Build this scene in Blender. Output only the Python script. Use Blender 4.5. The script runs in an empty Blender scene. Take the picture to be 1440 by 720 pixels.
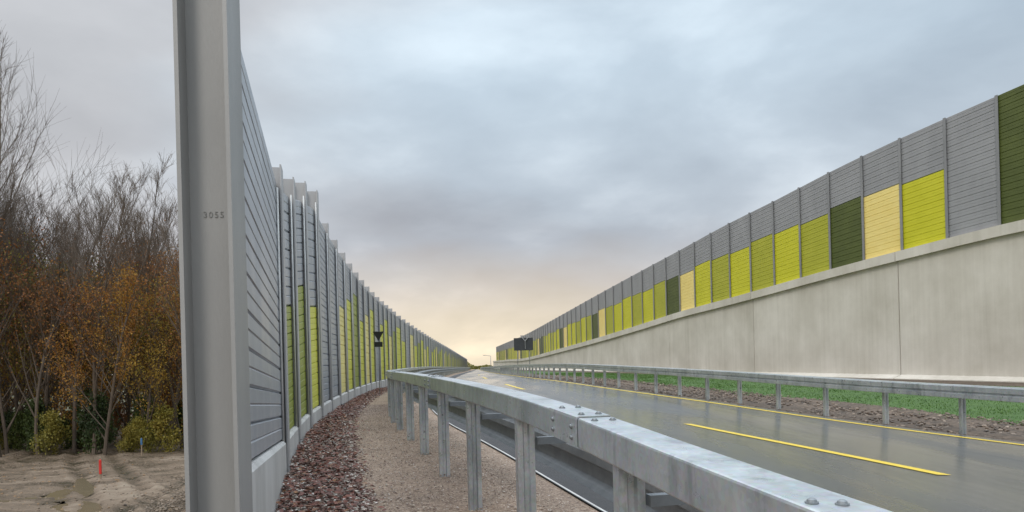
import bpy, math, random
import numpy as np
from mathutils import Vector, Matrix
random.seed(7); rng=np.random.default_rng(7)
scene=bpy.context.scene; COL=scene.collection
F=1040.0; TH=math.radians(1.5); CS,SN=math.cos(TH),math.sin(TH); CX,CY=720.0,516.0

# ---------------------------------------------------------------- helpers
def H(tab):
    a=np.array(sorted(tab),float); x=a[:,0]; y=a[:,1]
    m=np.zeros(len(x))
    for i in range(len(x)):
        if i==0: m[i]=(y[1]-y[0])/(x[1]-x[0])
        elif i==len(x)-1: m[i]=(y[-1]-y[-2])/(x[-1]-x[-2])
        else:
            h0=x[i]-x[i-1];h1=x[i+1]-x[i]
            m[i]=((y[i]-y[i-1])/h0*h1+(y[i+1]-y[i])/h1*h0)/(h0+h1)
    def f(q):
        if q<=x[0]: return y[0]+m[0]*(q-x[0])
        if q>=x[-1]: return y[-1]+m[-1]*(q-x[-1])
        i=int(np.searchsorted(x,q))-1; i=max(0,min(i,len(x)-2))
        h=x[i+1]-x[i]; t=(q-x[i])/h
        return float((2*t**3-3*t*t+1)*y[i]+(t**3-2*t*t+t)*h*m[i]+(-2*t**3+3*t*t)*y[i+1]+(t**3-t*t)*h*m[i+1])
    return f
def zfrom(X,Y,tab):
    xs=[p[0] for p in tab]; ys=[p[1] for p in tab]
    dxp=X/Y*F; dyp=0
    for _ in range(6):
        px=CX+dxp*CS-dyp*SN
        py=float(np.interp(px,xs,ys))
        dyi=CY-py
        dyp=(dyi-dxp*SN)/CS
    return dyp*Y/F

def link(o): COL.objects.link(o); return o
def mesh_obj(name,verts,faces,mat=None,smooth=False):
    me=bpy.data.meshes.new(name); me.from_pydata([tuple(v) for v in verts],[],faces); me.update()
    if mat: me.materials.append(mat)
    if smooth: me.polygons.foreach_set('use_smooth',[True]*len(me.polygons))
    return link(bpy.data.objects.new(name,me))
def tag(o,label,cat,group=None):
    if not 4<=len(label.split())<=12: print('LABEL LENGTH',label)
    o["label"]=label; o["category"]=cat
    if group: o["group"]=group
def struct(o): o["kind"]="structure"; return o
def empty(name,loc):
    e=bpy.data.objects.new(name,None); e.location=loc; e.empty_display_size=.1; link(e); return e
def par(c,p):
    c.parent=p; c.matrix_parent_inverse=Matrix.Translation(-Vector(p.location)); return c
class MB:
    def __init__(s): s.v=[]; s.f=[]
    def box(s,c,sz,R=None):
        b=len(s.v); c=Vector(c)
        for k in ((-1,-1,-1),(1,-1,-1),(1,1,-1),(-1,1,-1),(-1,-1,1),(1,-1,1),(1,1,1),(-1,1,1)):
            p=Vector((k[0]*sz[0]/2,k[1]*sz[1]/2,k[2]*sz[2]/2))
            if R: p=R@p
            s.v.append(c+p)
        for q in ((0,3,2,1),(4,5,6,7),(0,1,5,4),(1,2,6,5),(2,3,7,6),(3,0,4,7)): s.f.append(tuple(b+i for i in q))
    def tube(s,p0,p1,r0,r1,n=8,caps=True):
        p0=Vector(p0);p1=Vector(p1); d=(p1-p0).normalized()
        u=d.orthogonal().normalized(); w=d.cross(u); b=len(s.v)
        for p,r in((p0,r0),(p1,r1)):
            for i in range(n):
                a=2*math.pi*i/n; s.v.append(p+u*math.cos(a)*r+w*math.sin(a)*r)
        for i in range(n): s.f.append((b+i,b+(i+1)%n,b+n+(i+1)%n,b+n+i))
        if caps: s.f.append(tuple(b+n+i for i in range(n))); s.f.append(tuple(b+n-1-i for i in range(n)))
    def obj(s,name,mat,smooth=False): return mesh_obj(name,s.v,s.f,mat,smooth)

# ---------------------------------------------------------------- materials
def newmat(name):
    m=bpy.data.materials.new(name); m.use_nodes=True
    nt=m.node_tree; b=nt.nodes['Principled BSDF']; return m,nt,b
def N(nt,t,**k):
    n=nt.nodes.new(t)
    for a,v in k.items():
        if a in n.inputs: n.inputs[a].default_value=v
        else: setattr(n,a,v)
    return n
def ramp(nt,stops,fac):
    r=nt.nodes.new('ShaderNodeValToRGB'); cr=r.color_ramp
    while len(cr.elements)<len(stops): cr.elements.new(.5)
    for e,(p,c) in zip(cr.elements,stops):
        e.position=p; e.color=(*c,1) if len(c)==3 else c
    nt.links.new(fac,r.inputs[0]); return r
def noise(nt,vec,scale,detail=5,rough=.6,dist=0):
    n=N(nt,'ShaderNodeTexNoise'); n.inputs['Scale'].default_value=scale; n.inputs['Detail'].default_value=detail
    n.inputs['Roughness'].default_value=rough; n.inputs['Distortion'].default_value=dist
    if vec is not None: nt.links.new(vec,n.inputs['Vector'])
    return n
def mapped(nt,scale=(1,1,1),coord='Position',rot=0):
    if coord=='Position': src=N(nt,'ShaderNodeNewGeometry').outputs['Position']
    else: src=N(nt,'ShaderNodeTexCoord').outputs['Object']
    mp=N(nt,'ShaderNodeMapping'); mp.inputs['Scale'].default_value=scale; mp.inputs['Rotation'].default_value=(0,0,rot)
    nt.links.new(src,mp.inputs['Vector']); return mp.outputs['Vector']
def bump(nt,b,h,strength=.3,dist=.02):
    bp=N(nt,'ShaderNodeBump'); bp.inputs['Strength'].default_value=strength; bp.inputs['Distance'].default_value=dist
    nt.links.new(h,bp.inputs['Height']); nt.links.new(bp.outputs[0],b.inputs['Normal'])
def simple(name,c1,c2,scale=3,rough=.6,metal=0,bs=0,bscale=30,mscale=(1,1,1),r2=None,coord='Position'):
    m,nt,b=newmat(name); v=mapped(nt,mscale,coord)
    n=noise(nt,v,scale,8,.65)
    r=ramp(nt,[(.3,c1),(.7,c2)],n.outputs['Fac']); nt.links.new(r.outputs[0],b.inputs['Base Color'])
    b.inputs['Roughness'].default_value=rough; b.inputs['Metallic'].default_value=metal
    if r2 is not None:
        n3=noise(nt,v,scale*2.3,4); rr=ramp(nt,[(.35,(rough,)*3),(.65,(r2,)*3)],n3.outputs['Fac']); nt.links.new(rr.outputs[0],b.inputs['Roughness'])
    if bs:
        n2=noise(nt,v,bscale,6,.7); bump(nt,b,n2.outputs['Fac'],bs)
    return m
M_post=simple('grey_painted_steel',(.24,.24,.235),(.34,.335,.325),1.3,.45,.15,.08,90,(1,1,.25),.6)
M_postd=simple('mid_grey_painted_steel',(.22,.225,.235),(.30,.305,.315),1.5,.45,.2,.04,60,(1,1,.3))
M_postl=simple('light_grey_painted_steel',(.33,.33,.335),(.43,.43,.43),1.5,.45,.15,.04,60,(1,1,.3))
M_grey=simple('grey_aluminium_panel',(.29,.295,.31),(.36,.365,.38),1.2,.5,.2,.04,70,(1,1,.4))
M_greyL=simple('bluish_grey_aluminium_panel',(.32,.34,.37),(.43,.445,.47),1.2,.36,.35,.05,70,(1,1,.4),.5)
M_lime=simple('lime_panel_paint',(.54,.53,.015),(.62,.60,.03),1.1,.5,0,.03,60)
M_olive=simple('yellow_green_panel_paint',(.38,.39,.025),(.45,.45,.04),1.1,.5,0,.03,60)
M_dark=simple('dark_green_panel_paint',(.065,.085,.016),(.095,.12,.024),1.1,.5,0,.03,60)
M_pale=simple('pale_yellow_panel_paint',(.84,.66,.21),(.90,.74,.28),1.1,.5,0,.03,60)
M_mlime=simple('soft_lime_panel_paint',(.56,.56,.06),(.66,.65,.09),1.1,.45,0,.03,60)
M_molive=simple('soft_olive_panel_paint',(.24,.28,.04),(.31,.35,.055),1.1,.45,0,.03,60)
M_mpale=simple('soft_yellow_panel_paint',(.74,.64,.22),(.82,.72,.29),1.1,.45,0,.03,60)
def galv():
    m,nt,b=newmat('galvanised_steel'); v=mapped(nt)
    vo=N(nt,'ShaderNodeTexVoronoi'); vo.inputs['Scale'].default_value=70; nt.links.new(v,vo.inputs['Vector'])
    n=noise(nt,v,2.6,9,.66)
    mx=N(nt,'ShaderNodeMix',data_type='RGBA'); mx.inputs[0].default_value=.10
    r=ramp(nt,[(.32,(.31,.37,.405)),(.5,(.43,.49,.525)),(.68,(.57,.625,.655))],n.outputs['Fac'])
    nt.links.new(r.outputs[0],mx.inputs[6]); nt.links.new(vo.outputs['Color'],mx.inputs[7])
    hs=N(nt,'ShaderNodeHueSaturation'); hs.inputs['Saturation'].default_value=.65; nt.links.new(mx.outputs[2],hs.inputs['Color'])
    n4=noise(nt,mapped(nt,(1,1,.25)),9,6,.7); r4=ramp(nt,[(.36,(.64,.65,.66)),(.47,(1,1,1))],n4.outputs['Fac'])
    m4=N(nt,'ShaderNodeMix',data_type='RGBA',blend_type='MULTIPLY'); m4.inputs[0].default_value=.75
    nt.links.new(hs.outputs[0],m4.inputs[6]); nt.links.new(r4.outputs[0],m4.inputs[7]); nt.links.new(m4.outputs[2],b.inputs['Base Color'])
    b.inputs['Metallic'].default_value=.6
    n2=noise(nt,v,14,4); rr=ramp(nt,[(.3,(.25,)*3),(.7,(.44,)*3)],n2.outputs['Fac']); nt.links.new(rr.outputs[0],b.inputs['Roughness'])
    bump(nt,b,noise(nt,v,30,5).outputs['Fac'],.06,.005); return m
M_galv=galv()
M_galvd=simple('weathered_galvanised_steel',(.18,.20,.215),(.27,.29,.305),8,.5,.5,.1,50)
def concrete():
    m,nt,b=newmat('board_marked_concrete'); v=mapped(nt)
    n=noise(nt,v,.4,9,.62); n2=noise(nt,mapped(nt,(3.0,3.0,.10)),1.4,7,.7)
    ad=N(nt,'ShaderNodeMath',operation='MULTIPLY_ADD'); ad.inputs[1].default_value=.30; nt.links.new(n2.outputs['Fac'],ad.inputs[0])
    ml=N(nt,'ShaderNodeMath',operation='MULTIPLY'); ml.inputs[1].default_value=.70; nt.links.new(n.outputs['Fac'],ml.inputs[0]); nt.links.new(ml.outputs[0],ad.inputs[2])
    r=ramp(nt,[(.34,(.48,.45,.385)),(.5,(.58,.55,.485)),(.64,(.67,.64,.575))],ad.outputs[0])
    nd=noise(nt,mapped(nt,(1.2,1.2,.06)),1.0,5,.6); rd=ramp(nt,[(.33,(.8,.8,.78)),(.45,(1,1,1))],nd.outputs['Fac'])
    mx=N(nt,'ShaderNodeMix',data_type='RGBA',blend_type='MULTIPLY'); mx.inputs[0].default_value=.4
    nt.links.new(r.outputs[0],mx.inputs[6]); nt.links.new(rd.outputs[0],mx.inputs[7]); nt.links.new(mx.outputs[2],b.inputs['Base Color'])
    b.inputs['Roughness'].default_value=.85; n3=noise(nt,v,14,6,.7); bump(nt,b,n3.outputs['Fac'],.25); return m
M_conc=concrete()
M_plinth=simple('smooth_concrete',(.40,.39,.37),(.56,.55,.53),2.5,.8,0,.15,40,(1,1,.5))
def road_mat():
    m,nt,b=newmat('wet_asphalt')
    n=noise(nt,mapped(nt,(1,.35,1)),.5,6,.6,.4); n2=noise(nt,mapped(nt),140,3,.6); nb=noise(nt,mapped(nt,(1.4,.22,1),rot=-.17),.7,7,.6)
    r=ramp(nt,[(.3,(.045,.047,.049)),(.7,(.078,.080,.082))],n.outputs['Fac']); nt.links.new(r.outputs[0],b.inputs['Base Color'])
    rr=ramp(nt,[(.36,(.15,)*3),(.5,(.24,)*3),(.66,(.40,)*3)],nb.outputs['Fac']); nt.links.new(rr.outputs[0],b.inputs['Roughness'])
    b.inputs['IOR'].default_value=1.6
    rc=ramp(nt,[(.40,(.9,)*3),(.62,(.25,)*3)],nb.outputs['Fac']); nt.links.new(rc.outputs[0],b.inputs['Coat Weight']); b.inputs['Coat Roughness'].default_value=.20
    mm=N(nt,'ShaderNodeMath',operation='MULTIPLY_ADD'); mm.inputs[1].default_value=.3; nt.links.new(n2.outputs['Fac'],mm.inputs[0]); nt.links.new(noise(nt,mapped(nt,(1,.6,1)),2.2,3).outputs['Fac'],mm.inputs[2])
    bump(nt,b,mm.outputs[0],.18,.02); return m
M_road=road_mat()
M_asph=simple('fresh_black_asphalt',(.012,.012,.014),(.024,.024,.027),4,.55,0,.6,120)
def linemat():
    m,nt,b=newmat('yellow_road_paint'); v=mapped(nt)
    n=noise(nt,v,35,6,.8); r=ramp(nt,[(.32,(.25,.2,.04)),(.42,(.72,.52,.04)),(1,(.86,.63,.05))],n.outputs['Fac'])
    nt.links.new(r.outputs[0],b.inputs['Base Color']); b.inputs['Roughness'].default_value=.35; return m
M_line=linemat()
def gravel_mat(name,cols,scale,bs):
    m,nt,b=newmat(name); v=mapped(nt)
    vo=N(nt,'ShaderNodeTexVoronoi'); vo.inputs['Scale'].default_value=scale; nt.links.new(v,vo.inputs['Vector'])
    sp=N(nt,'ShaderNodeSeparateColor'); nt.links.new(vo.outputs['Color'],sp.inputs[0])
    r=ramp(nt,[(i/(len(cols)-1),c) for i,c in enumerate(cols)],sp.outputs[0])
    n=noise(nt,v,.9,5); r2=ramp(nt,[(.3,(.66,.64,.62)),(.7,(1.1,1.08,1.05))],n.outputs['Fac'])
    mx=N(nt,'ShaderNodeMix',data_type='RGBA',blend_type='MULTIPLY'); mx.inputs[0].default_value=1
    nt.links.new(r.outputs[0],mx.inputs[6]); nt.links.new(r2.outputs[0],mx.inputs[7]); nt.links.new(mx.outputs[2],b.inputs['Base Color'])
    b.inputs['Roughness'].default_value=.8
    inv=N(nt,'ShaderNodeMath',operation='SUBTRACT'); inv.inputs[0].default_value=1; nt.links.new(vo.outputs['Distance'],inv.inputs[1])
    bump(nt,b,inv.outputs[0],bs,.015); return m
M_fine=gravel_mat('pinkish_fine_gravel',[(.16,.11,.08),(.30,.215,.155),(.38,.285,.21),(.48,.38,.30),(.24,.165,.12)],75,.8)
M_coarse=gravel_mat('coarse_brown_gravel',[(.06,.035,.025),(.12,.07,.05),(.20,.15,.12),(.09,.045,.033)],38,1)
M_brown=gravel_mat('brown_verge_soil',[(.055,.040,.028),(.10,.072,.05),(.15,.11,.08)],14,.9)
def pebble_mat(name,stops):
    m,nt,b=newmat(name); g=N(nt,'ShaderNodeNewGeometry')
    r=ramp(nt,stops,g.outputs['Random Per Island']); r.color_ramp.interpolation='LINEAR'
    nt.links.new(r.outputs[0],b.inputs['Base Color']); b.inputs['Roughness'].default_value=.6; return m
M_peb=pebble_mat('mixed_stones',[(0,(.80,.76,.70)),(.17,(.52,.46,.39)),(.34,(.22,.15,.12)),(.6,(.12,.055,.04)),(.8,(.19,.09,.065)),(1,(.35,.3,.26))])
M_pebf=pebble_mat('small_pink_stones',[(0,(.5,.41,.33)),(.4,(.34,.25,.19)),(.7,(.2,.14,.11)),(1,(.55,.48,.42))])
M_fall=pebble_mat('fallen_leaves',[(0,(.11,.03,.02)),(.4,(.18,.055,.028)),(.8,(.08,.028,.02)),(1,(.28,.13,.05))])
def dirt():
    m,nt,b=newmat('muddy_dirt'); v=mapped(nt)
    n=noise(nt,v,.25,9,.7,.8); n2=noise(nt,mapped(nt,(.3,1.3,1),rot=.35),1.1,9,.75,.5)
    ad=N(nt,'ShaderNodeMath',operation='MULTIPLY_ADD'); ad.inputs[1].default_value=.5; nt.links.new(n2.outputs['Fac'],ad.inputs[0])
    m5=N(nt,'ShaderNodeMath',operation='MULTIPLY'); m5.inputs[1].default_value=.5; nt.links.new(n.outputs['Fac'],m5.inputs[0]); nt.links.new(m5.outputs[0],ad.inputs[2])
    sp=N(nt,'ShaderNodeSeparateXYZ'); nt.links.new(N(nt,'ShaderNodeNewGeometry').outputs['Position'],sp.inputs[0])
    mr=N(nt,'ShaderNodeMapRange'); mr.inputs['From Min'].default_value=-3.82; mr.inputs['From Max'].default_value=-3.64; mr.inputs['To Min'].default_value=-.09; mr.inputs['To Max'].default_value=.03; nt.links.new(sp.outputs[2],mr.inputs[0])
    a2=N(nt,'ShaderNodeMath',operation='ADD'); nt.links.new(ad.outputs[0],a2.inputs[0]); nt.links.new(mr.outputs[0],a2.inputs[1])
    r=ramp(nt,[(.38,(.055,.045,.022)),(.44,(.115,.083,.05)),(.50,(.19,.137,.09)),(.56,(.27,.205,.145)),(.66,(.36,.29,.215))],a2.outputs[0]); nt.links.new(r.outputs[0],b.inputs['Base Color'])
    rr=ramp(nt,[(.40,(.2,)*3),(.50,(.7,)*3)],a2.outputs[0]); nt.links.new(rr.outputs[0],b.inputs['Roughness'])
    n3=noise(nt,v,3,10,.8); bump(nt,b,n3.outputs['Fac'],.9,.2); return m
M_dirt=dirt()
M_ground=simple('field_soil',(.05,.06,.025),(.10,.09,.05),.05,.9)
M_grass=simple('grass_turf',(.032,.08,.011),(.06,.13,.018),2.5,.8,0,.7,60)
def leafmat(name,cols,sc=.5):
    m,nt,b=newmat(name)
    g=N(nt,'ShaderNodeNewGeometry'); oi=N(nt,'ShaderNodeObjectInfo')
    v=mapped(nt,(1,1,1),'Position'); n=noise(nt,v,sc,3)
    a=N(nt,'ShaderNodeMath',operation='MULTIPLY_ADD'); a.inputs[1].default_value=.3; nt.links.new(g.outputs['Random Per Island'],a.inputs[0])
    b1=N(nt,'ShaderNodeMath',operation='MULTIPLY_ADD'); b1.inputs[1].default_value=.4
    nt.links.new(oi.outputs['Random'],b1.inputs[0]); 
    c1=N(nt,'ShaderNodeMath',operation='MULTIPLY_ADD'); c1.inputs[1].default_value=.9; c1.inputs[2].default_value=-.30; nt.links.new(n.outputs['Fac'],c1.inputs[0])
    nt.links.new(c1.outputs[0],b1.inputs[2]); nt.links.new(b1.outputs[0],a.inputs[2])
    r=ramp(nt,[(i/(len(cols)-1),c) for i,c in enumerate(cols)],a.outputs[0])
    nt.links.new(r.outputs[0],b.inputs['Base Color']); b.inputs['Roughness'].default_value=.65
    tr=N(nt,'ShaderNodeBsdfTranslucent'); nt.links.new(r.outputs[0],tr.inputs['Color'])
    ms=N(nt,'ShaderNodeMixShader'); ms.inputs[0].default_value=.3
    out=nt.nodes['Material Output']; nt.links.new(b.outputs[0],ms.inputs[1]); nt.links.new(tr.outputs[0],ms.inputs[2]); nt.links.new(ms.outputs[0],out.inputs[0])
    return m
M_leafG=leafmat('golden_autumn_leaves',[(.16,.06,.016),(.30,.12,.018),(.42,.24,.03),(.33,.25,.035),(.20,.20,.03)])
M_leafO=leafmat('rust_autumn_leaves',[(.13,.055,.02),(.24,.09,.025),(.32,.14,.03),(.24,.15,.03)])
M_leafD=leafmat('dark_green_leaves',[(.014,.026,.009),(.035,.06,.014),(.08,.11,.02),(.13,.12,.02)])
M_leafGr=leafmat('olive_green_leaves',[(.08,.08,.018),(.17,.16,.03),(.28,.23,.035),(.32,.17,.03)])
M_leafB=leafmat('brown_wood_foliage',[(.032,.026,.014),(.07,.05,.025),(.12,.078,.035),(.10,.085,.03)])
M_bark=simple('tree_bark',(.065,.048,.035),(.15,.115,.085),3,.9,0,.4,20,(1,1,.3))
M_red=simple('red_paint',(.5,.02,.015),(.6,.03,.02),5,.5)
M_blue=simple('blue_paint',(.04,.12,.25),(.05,.16,.32),5,.5)
M_signback=simple('sign_back_grey',(.012,.013,.015),(.025,.026,.028),3,.5,.1)
M_black=simple('black_plastic',(.022,.026,.032),(.04,.044,.05),5,.6)
M_white=simple('pale_sealing_strip',(.5,.5,.49),(.65,.65,.63),5,.5)
M_mark=simple('scratched_number_paint',(.17,.17,.165),(.23,.23,.22),60,.6)
M_stake=simple('weathered_wood',(.2,.15,.1),(.3,.23,.16),12,.8)
M_water=simple('muddy_water',(.16,.125,.08),(.20,.16,.105),2,.12)

# ---------------------------------------------------------------- route tables
LW=H([(2.95,-1.08),(4.9,-1.62),(7.2,-2.17),(9,-2.58),(10.9,-2.95),(14,-3.45),(18,-4.02),(25,-4.85),(40,-6.0),(60,-7.0),(100,-8.5),(200,-12.6),(300,-17)])
RL=H([(1.3,.53),(1.9,.405),(2.7,.22),(3.7,-.02),(5.1,-.37),(6.35,-.68),(7.6,-.99),(8.9,-1.31),(11,-1.82),(14,-2.38),(18,-2.95),(25,-3.65),(40,-4.7),(60,-5.7),(100,-7.25),(200,-11.4),(300,-15.8)])
RLZ=H([(1.3,-.269),(1.9,-.238),(2.7,-.187),(3.7,-.14),(5.1,-.10),(7.6,-.055),(11,-.02),(18,0),(25,.05),(40,.14),(60,.17),(200,.17),(300,.17)])
GL=H([(-5,-1.15),(1,-1.02),(3,-.98),(5,-.92),(7.6,-.84),(11,-.79),(18,-.75),(40,-.64),(60,-.6),(200,-.6),(400,-.6)])
RR=H([(0,9.9),(5.5,8.25),(10.7,6.7),(12.05,6.3),(18,4.75),(24,3.35),(31,2.25),(41,1.1),(76,-1.5),(140,-5.2),(200,-8.5),(300,-13.5)])
RRZ=H([(0,-1.42),(5.5,-1.3),(10.7,-1.17),(18,-.92),(28,-.68),(41,-.6),(76,-.6),(200,-.6),(400,-.6)])
WR=H([(0,26),(20,19.6),(26.4,17.58),(28.4,16.88),(30.4,16.18),(34.3,14.99),(38.2,13.85),(42.2,12.75),(48.3,11.25),(54.3,9.9),(63,8.1),(80,5.6),(118,2.3),(160,-.7),(218,-4.2),(300,-9.5)])
tTop=[(640,516),(700,487),(745,468),(870,398),(963,348),(1009,322),(1063,295),(1131,262),(1174,238),(1219,215),(1272,192),(1335,165),(1404,134),(1440,118),(1600,46)]
tMid=[(640,516),(700,507),(745,503),(870,467),(963,437),(1063,410),(1097,400),(1174,378),(1219,366),(1272,352),(1335,334),(1404,318),(1440,310),(1600,272)]
tBas=[(640,518),(700,519),(870,523),(1440,538),(1600,543)]
ys=[22,26.4,30.4,34.3,38.2,42.2,48.3,54.3,63,80,118,160,218]
WT=H([(y,zfrom(WR(y),y,tTop)) for y in ys]); WM=H([(y,zfrom(WR(y),y,tMid)) for y in ys]); WB=H([(y,min(-.5,zfrom(WR(y),y,tBas))) for y in ys])
def wbc(y): return WB(max(22,min(y,218)))
LWT=H([(2.95,1.62),(6.7,1.72),(8.6,2.05),(10.6,2.45),(12.4,2.75),(14.2,2.75),(16,2.76),(18,2.78),(25,2.81),(40,2.83),(60,2.8),(100,2.7),(300,2.7)])
LWP=H([(2.95,-.40),(4.9,-.55),(7.2,-.62),(10.9,-.58),(18,-.5),(40,-.35),(100,-.25),(300,-.25)])

YS=list(np.concatenate([np.arange(-4,16,.5),np.arange(16,60,1.5),np.arange(60,320,8)]))
def strip(name,fa,fb,mat,n=6,ys=YS,dz=0,rough=0):
    V=[];Fc=[]
    for y in ys:
        a=fa(y); b=fb(y)
        for k in range(n+1):
            t=k/n; V.append((a[0]+(b[0]-a[0])*t,y,a[1]+(b[1]-a[1])*t+dz+(rough*(random.random()-.5) if 0<k<n else 0)))
    for i in range(len(ys)-1):
        for k in range(n):
            p=i*(n+1)+k; Fc.append((p,p+1,p+n+2,p+n+1))
    return struct(mesh_obj(name,V,Fc,mat,True))
def surf(y,t):
    return (RL(y)+(RR(y)-RL(y))*t, GL(y)+(RRZ(y)-GL(y))*t)
def offs(y,d):
    return surf(y,d/(RR(y)-RL(y)))
mid=lambda y:(LW(y)+(RL(y)-LW(y))*.5,GL(y)-.01)
G0=lambda y:RR(y)+2.1+.2*math.sin(y*.9)
GZ=lambda y,x:RRZ(y)+(wbc(y)-RRZ(y))*min(1,max(0,(x-RR(y)-1.7)/(WR(y)-RR(y))))
G1=lambda y:RR(y)+(WR(y)-RR(y))*.72+.2*math.sin(y*1.3)
strip('coarse_gravel_verge',lambda y:(LW(y),GL(y)-.03),mid,M_coarse,6,rough=.015)
strip('gravel_path',mid,lambda y:offs(y,.85),M_fine,6)
strip('kerb',lambda y:(offs(y,.85)[0],offs(y,.85)[1]+.02),lambda y:(offs(y,.87)[0],offs(y,.87)[1]+.02),M_plinth,1)
strip('gutter',lambda y:offs(y,.87),lambda y:offs(y,1.5),M_asph,3)
strip('road',lambda y:offs(y,1.5),lambda y:surf(y,.985),M_road,8)
strip('verge_soil',lambda y:surf(y,.985),lambda y:(G0(y),GZ(y,G0(y))),M_brown,8,rough=.06)
strip('grass_verge',lambda y:(G0(y),GZ(y,G0(y))),lambda y:(G1(y),GZ(y,G1(y))),M_grass,10,rough=.03)
strip('gravel_margin',lambda y:(G1(y),GZ(y,G1(y))),lambda y:(WR(y)+.3,wbc(y)),M_brown,3)
YM=[y for y in YS if y>2]
strip('yellow_edge_line',lambda y:surf(y,.935),lambda y:surf(y,.935+.13/(RR(y)-RL(y))),M_line,1,YM,.005)
strip('yellow_lane_dash',lambda y:surf(y,.53+.03*(y-6.6)/5),lambda y:surf(y,.53+.03*(y-6.6)/5+.13/(RR(y)-RL(y))),M_line,1,list(np.linspace(6.7,11.8,12)),.005)
for a,b in((24,29),(41,46),(58,63)):
    strip('yellow_lane_dash',lambda y:surf(y,.56),lambda y:surf(y,.56+.13/(RR(y)-RL(y))),M_line,1,list(np.linspace(a,b,6)),.005)
strip('embankment',lambda y:(LW(y)-4.6,-3.7),lambda y:(LW(y),GL(y)-.04),M_dirt,6,rough=.12)
V=[];Fc=[]; nx,ny=220,320
PUD=[(-12.2,20.4,2.4,.8,2.2),(-15.0,25,2.6,.7,2.0),(-16.4,22.5,1.6,.6,.9)]
def rut(x,y):
    z=0
    for c0,k in((-13,-.10),(-17.5,.05),(-9.5,-.22),(-20,.6)):
        cxx=c0-(y-22)*.45*(1+k)+2.0*math.sin(y*.13+c0)
        for s in(-.9,.9):
            d_=x-cxx-s; z-=.075*math.exp(-(d_/.28)**2); z+=.045*math.exp(-((abs(d_)-.5)/.2)**2)
    for (ox,oy,ra,rb,rt) in PUD:
        dx,dy=x-ox,y-oy; u=(dx*math.cos(rt)+dy*math.sin(rt))/ra; v=(-dx*math.sin(rt)+dy*math.cos(rt))/rb
        q=u*u+v*v; z-=.10*math.exp(-q*1.0)
    return z
for j in range(ny+1):
    for i in range(nx+1):
        u=i/nx; y=8+72*(j/ny)**1.4 if j else -10
        x=(LW(y)-4.6)+(-75)*(u**1.7)
        z=-3.7+ (0 if i==0 else rut(x,y)+.015*math.sin(x*2.3+y*.9)*math.sin(y*1.7-x*.8)+.012*math.sin(x*6.1+1)*math.sin(y*5.3)+.03*(random.random()-.5))
        V.append((x,y,z))
for j in range(ny):
    for i in range(nx):
        p=j*(nx+1)+i; Fc.append((p,p+nx+1,p+nx+2,p+1))
struct(mesh_obj('dirt_ground',V,Fc,M_dirt,True))
struct(mesh_obj('ground',[(-3000,-200,-4.3),(3000,-200,-4.3),(3000,4000,-4.3),(-3000,4000,-4.3)],[(0,1,2,3)],M_ground))
for (ox,oy,ra,rb,rt) in PUD:
    V=[(0,0,0)];n=28
    for i in range(n):
        a=2*math.pi*i/n; V.append((1.2*ra*math.cos(a),1.2*rb*math.sin(a),0))
    pd=mesh_obj('puddle',V,[(0,1+i,1+(i+1)%n) for i in range(n)],M_water); pd.location=(ox,oy,-3.765); pd.rotation_euler=(0,0,rt); struct(pd)

# ---------------------------------------------------------------- stations
def stations(fx,y0,L,y1,step2=None):
    out=[y0]; y=y0
    while y<y1:
        l=L if not step2 or y<step2[0] else step2[1]
        dx=fx(y+.5)-fx(y-.5); y+=l/math.hypot(1,dx); out.append(y)
    return out
def slat_panel(name,fx,y0,y1,z0b,z0t,z1b,z1t,side,mat,n,d=.02,off=0,thick=.1,parent=None):
    a=Vector((fx(y0),y0)); b=Vector((fx(y1),y1)); t=(b-a).normalized(); nrm=Vector((t.y,-t.x))*side
    prof=[]
    for j in range(n):
        for v,o in((.0,0),(.07,d),(.48,d*1.0),(.52,d*.65),(.56,d),(.95,d)): prof.append(((j+v)/n,o))
    prof.append((1,0)); prof.append((1,-thick)); prof.append((0,-thick))
    V=[];P=len(prof)
    for p,zb,zt in((a+t*.03,z0b,z0t),(b-t*.03,z1b,z1t)):
        for v,o in prof:
            q=p+nrm*(o+off); V.append((q.x,q.y,zb+(zt-zb)*v))
    Fc=[(k,(k+1)%P,P+(k+1)%P,P+k) for k in range(P)]
    if side<0: Fc=[f[::-1] for f in Fc]
    Fc.append(tuple(range(P)) if side<0 else tuple(range(P))[::-1]); Fc.append(tuple(range(P,2*P))[::-1] if side<0 else tuple(range(P,2*P)))
    o=mesh_obj(name,V,Fc,mat)
    if parent: par(o,parent)
    return o
def hbeam(name,d,b,tf,tw,mat):
    pts=[(-d/2,-b/2),(-d/2+tf,-b/2),(-d/2+tf,-tw/2),(d/2-tf,-tw/2),(d/2-tf,-b/2),(d/2,-b/2),(d/2,b/2),(d/2-tf,b/2),(d/2-tf,tw/2),(-d/2+tf,tw/2),(-d/2+tf,b/2),(-d/2,b/2)]
    n=len(pts); V=[(x,y,0) for x,y in pts]+[(x,y,1) for x,y in pts]
    Fc=[(i,(i+1)%n,n+(i+1)%n,n+i) for i in range(n)]
    Fc+= [(n+0,n+1,n+10,n+11),(n+1,n+2,n+9,n+10),(n+2,n+3,n+8,n+9),(n+3,n+4,n+5,n+6),(n+3,n+6,n+7,n+8)]
    me=bpy.data.meshes.new(name); me.from_pydata(V,[],Fc); me.materials.append(mat); me.update(); return me

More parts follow.
